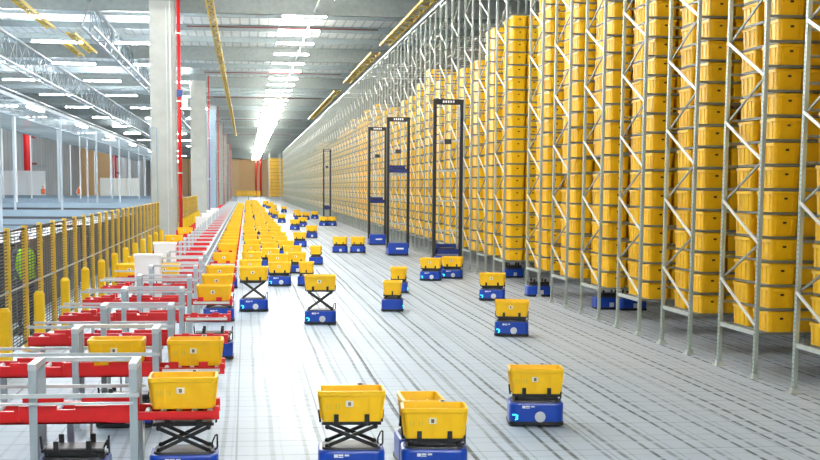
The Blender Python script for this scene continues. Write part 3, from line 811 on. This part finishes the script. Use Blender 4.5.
# overhead conveyor gantry on thin posts
ge = empty('overhead_gantry', (0, 0, 0), 'pale overhead conveyor gantry on thin posts in the machinery bay', 'gantry')
for x in (-12.0, -9.6):
    MB().box(x - .05, x + .05, 52, 204, 6.25, 6.4).build('side_beam', M['steel_blue'], ge)
me = MB().box(-12, -9.6, -.04, .04, 6.28, 6.36).mesh('cross_bar', [M['truss']])
for k in range(56): put('cross_bar', me, ge, (0, 53 + 2.7 * k, 0))
for y in (55, 73, 90, 106, 125, 144, 166, 190):
    for x in (-12.0, -9.6): MB().box(x - .055, x + .055, y - .055, y + .055, 0, 6.2).build('post', M['post_grey'], ge)
ge = empty('overhead_gantry', (0, 0, 0), 'upper overhead conveyor deck with pale cross bars, further from the columns', 'gantry')
for x in (-20, -15.5):
    MB().box(x - .05, x + .05, 80, 260, 7.3, 7.5).build('side_beam', M['steel_blue'], ge)
me = MB().box(-20, -15.5, -.05, .05, 7.35, 7.45).mesh('cross_bar', [M['truss']])
for k in range(65): put('cross_bar', me, ge, (0, 81 + 2.7 * k, 0))
for y in (95, 116, 131, 160, 185, 212, 242):
    for x in (-20, -15.5): MB().box(x - .055, x + .055, y - .055, y + .055, 0, 7.3).build('post', M['white'], ge)
# lamps slung under the gantry
for i, (y, x) in enumerate([(62, -9.2), (79, -9.2), (95, -9.2), (114, -9.2), (136, -9.2), (160, -9.2), (185, -9.2)]):
    e = empty('ceiling_light', (x, y, 6.05), 'bright lamp slung under the gantry edge, %s from the front' % nth(i + 1), 'light', 'lamps under the gantry edge')
    MB().box(-.13, .13, -1.6, 1.6, -.06, 0).build('tube', M['lamp_side'], e); MB().box(-.16, .16, -1.65, 1.65, 0, .06).build('housing', M['white'], e)
# crosswise grey conveyors and partitions
def xconv(y, x0, x1, h, d, mt, lab):
    e = empty('sorting_conveyor', ((x0 + x1) / 2, y, 0), lab, 'conveyor', 'grey sorting conveyors behind the fence')
    a = (x1 - x0) / 2
    MB().box(-a, a, 0, .06, .25, h).build('side_panel', M[mt], e)
    MB().box(-a, a, .06, d, h - .2, h - .08).build('belt', M['slate_top'], e)
    MB().box(-a, a, d, d + .06, .25, h).build('side_panel', M[mt], e)
    MB().box(-a + .4, a - .6, -.02, 0, h - .42, h - .3).box(-a + .2, a - 2.5, -.02, 0, h - .75, h - .7).build('side_slot', M['deck'], e)
    MB().box(a - 1.6, a - .5, -.03, 0, .3, h - .5).build('end_guard', M['green_panel'], e)
    k = -a + .3
    while k < a: MB().box(k - .05, k + .05, .1, d - .1, 0, h - .2).build('leg', M['post_grey'], e); k += 3.2
xconv(68, -13.5, -5.2, 1.45, 1.6, 'slate', 'grey sorting conveyor behind the fence, front one')
xconv(84.5, -17, -5.2, 1.62, 1.6, 'slate', 'grey sorting conveyor behind the fence, second one')
xconv(109, -22, -5.2, 1.65, 2.0, 'slate_top', 'pale grey sorting conveyor behind the fence, third one')
xconv(134, -28, -5.2, 1.7, 3.0, 'slate', 'grey sorting conveyor behind the fence, fourth one')
for i, (px0, px1, pt, pb, Y, mt, lab) in enumerate([(-10, 46, 170.5, 200, 152, 'white', 'large white partition wall in the machinery bay'), (100, 140, 178, 193, 204, 'tan', 'cream partition wall far back in the machinery bay')]):
    p, q_ = at_y(px0, pt, Y), at_y(px1, pb, Y)
    e = empty('partition_panel', ((p.x + q_.x) / 2, Y, 0), lab, 'partition')
    a = abs(q_.x - p.x) / 2
    for k in range(3): MB().box(-a + k * 2 * a / 3, -a + (k + 1) * 2 * a / 3 - .03, 0, .15, 0, p.z).build('panel', M[mt if mt == 'white' else 'sticker'], e)
# red standpipe and column on the far wall
for i, (px, pt, pb, Y, w) in enumerate([(26.5, 113, 171, 160, .9), (114, 140, 185, 262, .8)]):
    a, b = at_y(px, pt, Y), at_y(px, pb, Y)
    e = empty('red_standpipe', (a.x, Y, 0), ('thick red standpipe above the white partition', 'thinner red standpipe on the tan far wall')[i], 'pipe')
    MB().tube((0, 0, 0), (0, 0, min(a.z, ROOF - .4)), w, 0, 14).build('pipe', M['red'], e); MB().tube((0, 0, min(a.z, ROOF - .4)), (0, 0, min(a.z, ROOF - .4) + .3), w * 1.25, 0, 14).build('flange', M['red'], e)
    for z in (5, 8): MB().box(0, w * 1.1, -.2, .2, z, z + .25).build('bracket', M['dark_red'], e)
o = MB().box(-32, -26.2, 272, 272.3, 0, ROOF).build('wall_far', M['tan']); o['kind'] = 'structure'
struct('wall_side', MB().box(-26.5, -26.2, 272.3, 396, 0, ROOF), M['wall'])
# end of the hall: tan door panel, totes on the end gantry
p0, p1 = at_y(239, 160, 394), at_y(259, 187, 394)
o = MB().box(p0.x, p1.x, 395.6, 395.9, 0, p0.z).build('door_1', M['tan']); o['kind'] = 'structure'
for i, px in enumerate((256, 260.5)):
    p = at_y(px, 187, 384); o = MB().tube((p.x, 384, 0), (p.x, 384, ROOF - .4), .5, 0, 10).build('riser_pipe', M['red'])
    tag(o, 'far red riser pipe on the end wall, %s one' % ('inner' if i == 0 else 'outer'), 'pipe', 'red pipes on the end wall')
e = empty('end_conveyor', (0, 224, 0), 'raised conveyor crossing the far end of the robot queue', 'conveyor')
MB().box(-1.6, 2.4, 0, 1.2, 1.2, 1.4).build('belt', M['crane'], e)
for x in (-1.5, .4, 2.3): MB().box(x - .08, x + .08, .5, .7, 0, 1.2).build('leg', M['post_grey'], e)
for k in range(6):
    for r in range(2):
        tote(-1.25 + k * .66, 224.5, 1.4 + r * .32, 'tiny yellow tote on the far end conveyor, %s row, %s from the columns' % (('lower', 'upper')[r], nth(k + 1)))

# ------------------------------------------------------------------ people
def person(loc, rz, top, legs, label, hold=0):
    e = empty('person', loc, label, 'person'); e.rotation_euler = (0, 0, rz)
    vs = [(0, 0, .95), (0, 0, 1.15), (0, 0, 1.38), (0, 0, 1.47), (0, -.01, 1.53),
          (.10, 0, .90), (.11, -.02, .50), (.11, .03, .09), (.11, -.10, .04), (-.10, 0, .90), (-.11, -.02, .50), (-.11, .03, .09), (-.11, -.10, .04),
          (.19, 0, 1.40), (.25, -.03, 1.13), (.24, -.20, .98), (.24, -.27, .93), (-.19, 0, 1.40), (-.25, -.03, 1.13), (-.24, -.20, .98), (-.24, -.27, .93)]
    ed = [(0, 1), (1, 2), (2, 3), (3, 4), (0, 5), (5, 6), (6, 7), (7, 8), (0, 9), (9, 10), (10, 11), (11, 12), (2, 13), (13, 14), (14, 15), (15, 16), (2, 17), (17, 18), (18, 19), (19, 20)]
    rad = [.14, .13, .14, .06, .055, .09, .065, .045, .04, .09, .065, .045, .04, .065, .048, .036, .03, .065, .048, .036, .03]
    me = bpy.data.meshes.new('body'); me.from_pydata(vs, ed, []); me.update()
    b = bpy.data.objects.new('body', me); COL.objects.link(b); b.parent = e
    me.materials.append(M[legs])
    s = b.modifiers.new('skin', 'SKIN')
    if not me.skin_vertices: me.attributes.new('skin', 'FLOAT2', 'POINT')
    for i, sv in enumerate(me.skin_vertices[0].data): sv.radius = (rad[i], rad[i] * .8); sv.use_root = i == 0
    b.modifiers.new('sub', 'SUBSURF').levels = 2
    def ell(name, c, r, mat, zmin=-1):
        q = MB(); rings = []
        for k in range(1, 9):
            t = max(zmin, -1 + 2 * k / 9 - 0); ph = -PI / 2 + PI * k / 9
            rings.append([(c[0] + r[0] * math.cos(ph) * math.cos(a), c[1] + r[1] * math.cos(ph) * math.sin(a), c[2] + r[2] * math.sin(ph)) for a in [2 * PI * i / 14 for i in range(14)]])
        q.loft(rings, 0, True, True, True); return q.build(name, M[mat], e)
    h = ell('head', (0, -.02, 1.62), (.078, .095, .118), 'skin')
    MB().box(-.012, .012, -.135, -.11, 1.60, 1.64).build('nose', M['skin'], h)
    ell('hair', (0, .005, 1.66), (.088, .098, .09), 'hair' if top == 'hivis' else 'orange')
    q = MB(); rg = []
    for z, a, b_ in ((.92, .19, .15), (1.1, .18, .14), (1.3, .205, .145), (1.42, .19, .12), (1.47, .09, .08)):
        rg.append([(a * math.cos(t), b_ * math.sin(t), z) for t in [2 * PI * i / 18 for i in range(18)]])
    q.loft(rg, 0, True, True, True); q.build('vest', M[top], e)
o = MB().box(-4.2, -3.6, 24.5, 25.5, 0, .06).box(-4.15, -3.65, 24.55, 25.45, .055, .06).build('floor_mat', M['black']); tag(o, 'black rubber standing mat under the worker behind the fence', 'mat')
person((-3.97, 25.0, .06), .6, 'hivis', 'trousers', 'person in lime hi-vis vest standing behind the mesh fence')
p = at_y(43, 190, 142); person((p.x, 142, .9), .2, 'orange', 'light_trousers', 'tiny person in orange top before the white partition')
p = at_y(79, 190, 145); person((p.x, 145, .9), .2, 'orange', 'light_trousers', 'tiny person in orange top further along the grey conveyors')
o = MB().box(-24, -14, 140, 148, 0, .9).build('work_platform', M['slate']); tag(o, 'low grey work platform carrying the two tiny workers', 'platform')

# ------------------------------------------------------------------ light
w = bpy.data.worlds.new('world'); scene.world = w; w.use_nodes = True
bg = w.node_tree.nodes['Background']; bg.inputs[0].default_value = (.93, .97, 1.0, 1); bg.inputs[1].default_value = .3
scene.view_settings.view_transform = 'Standard'; scene.view_settings.look = 'None'
scene.view_settings.exposure = 0.7; scene.view_settings.gamma = 1.0; scene.view_settings.use_curve_mapping = False
scene.cycles.use_denoising = True
scene.cycles.max_bounces = 8; scene.cycles.diffuse_bounces = 4
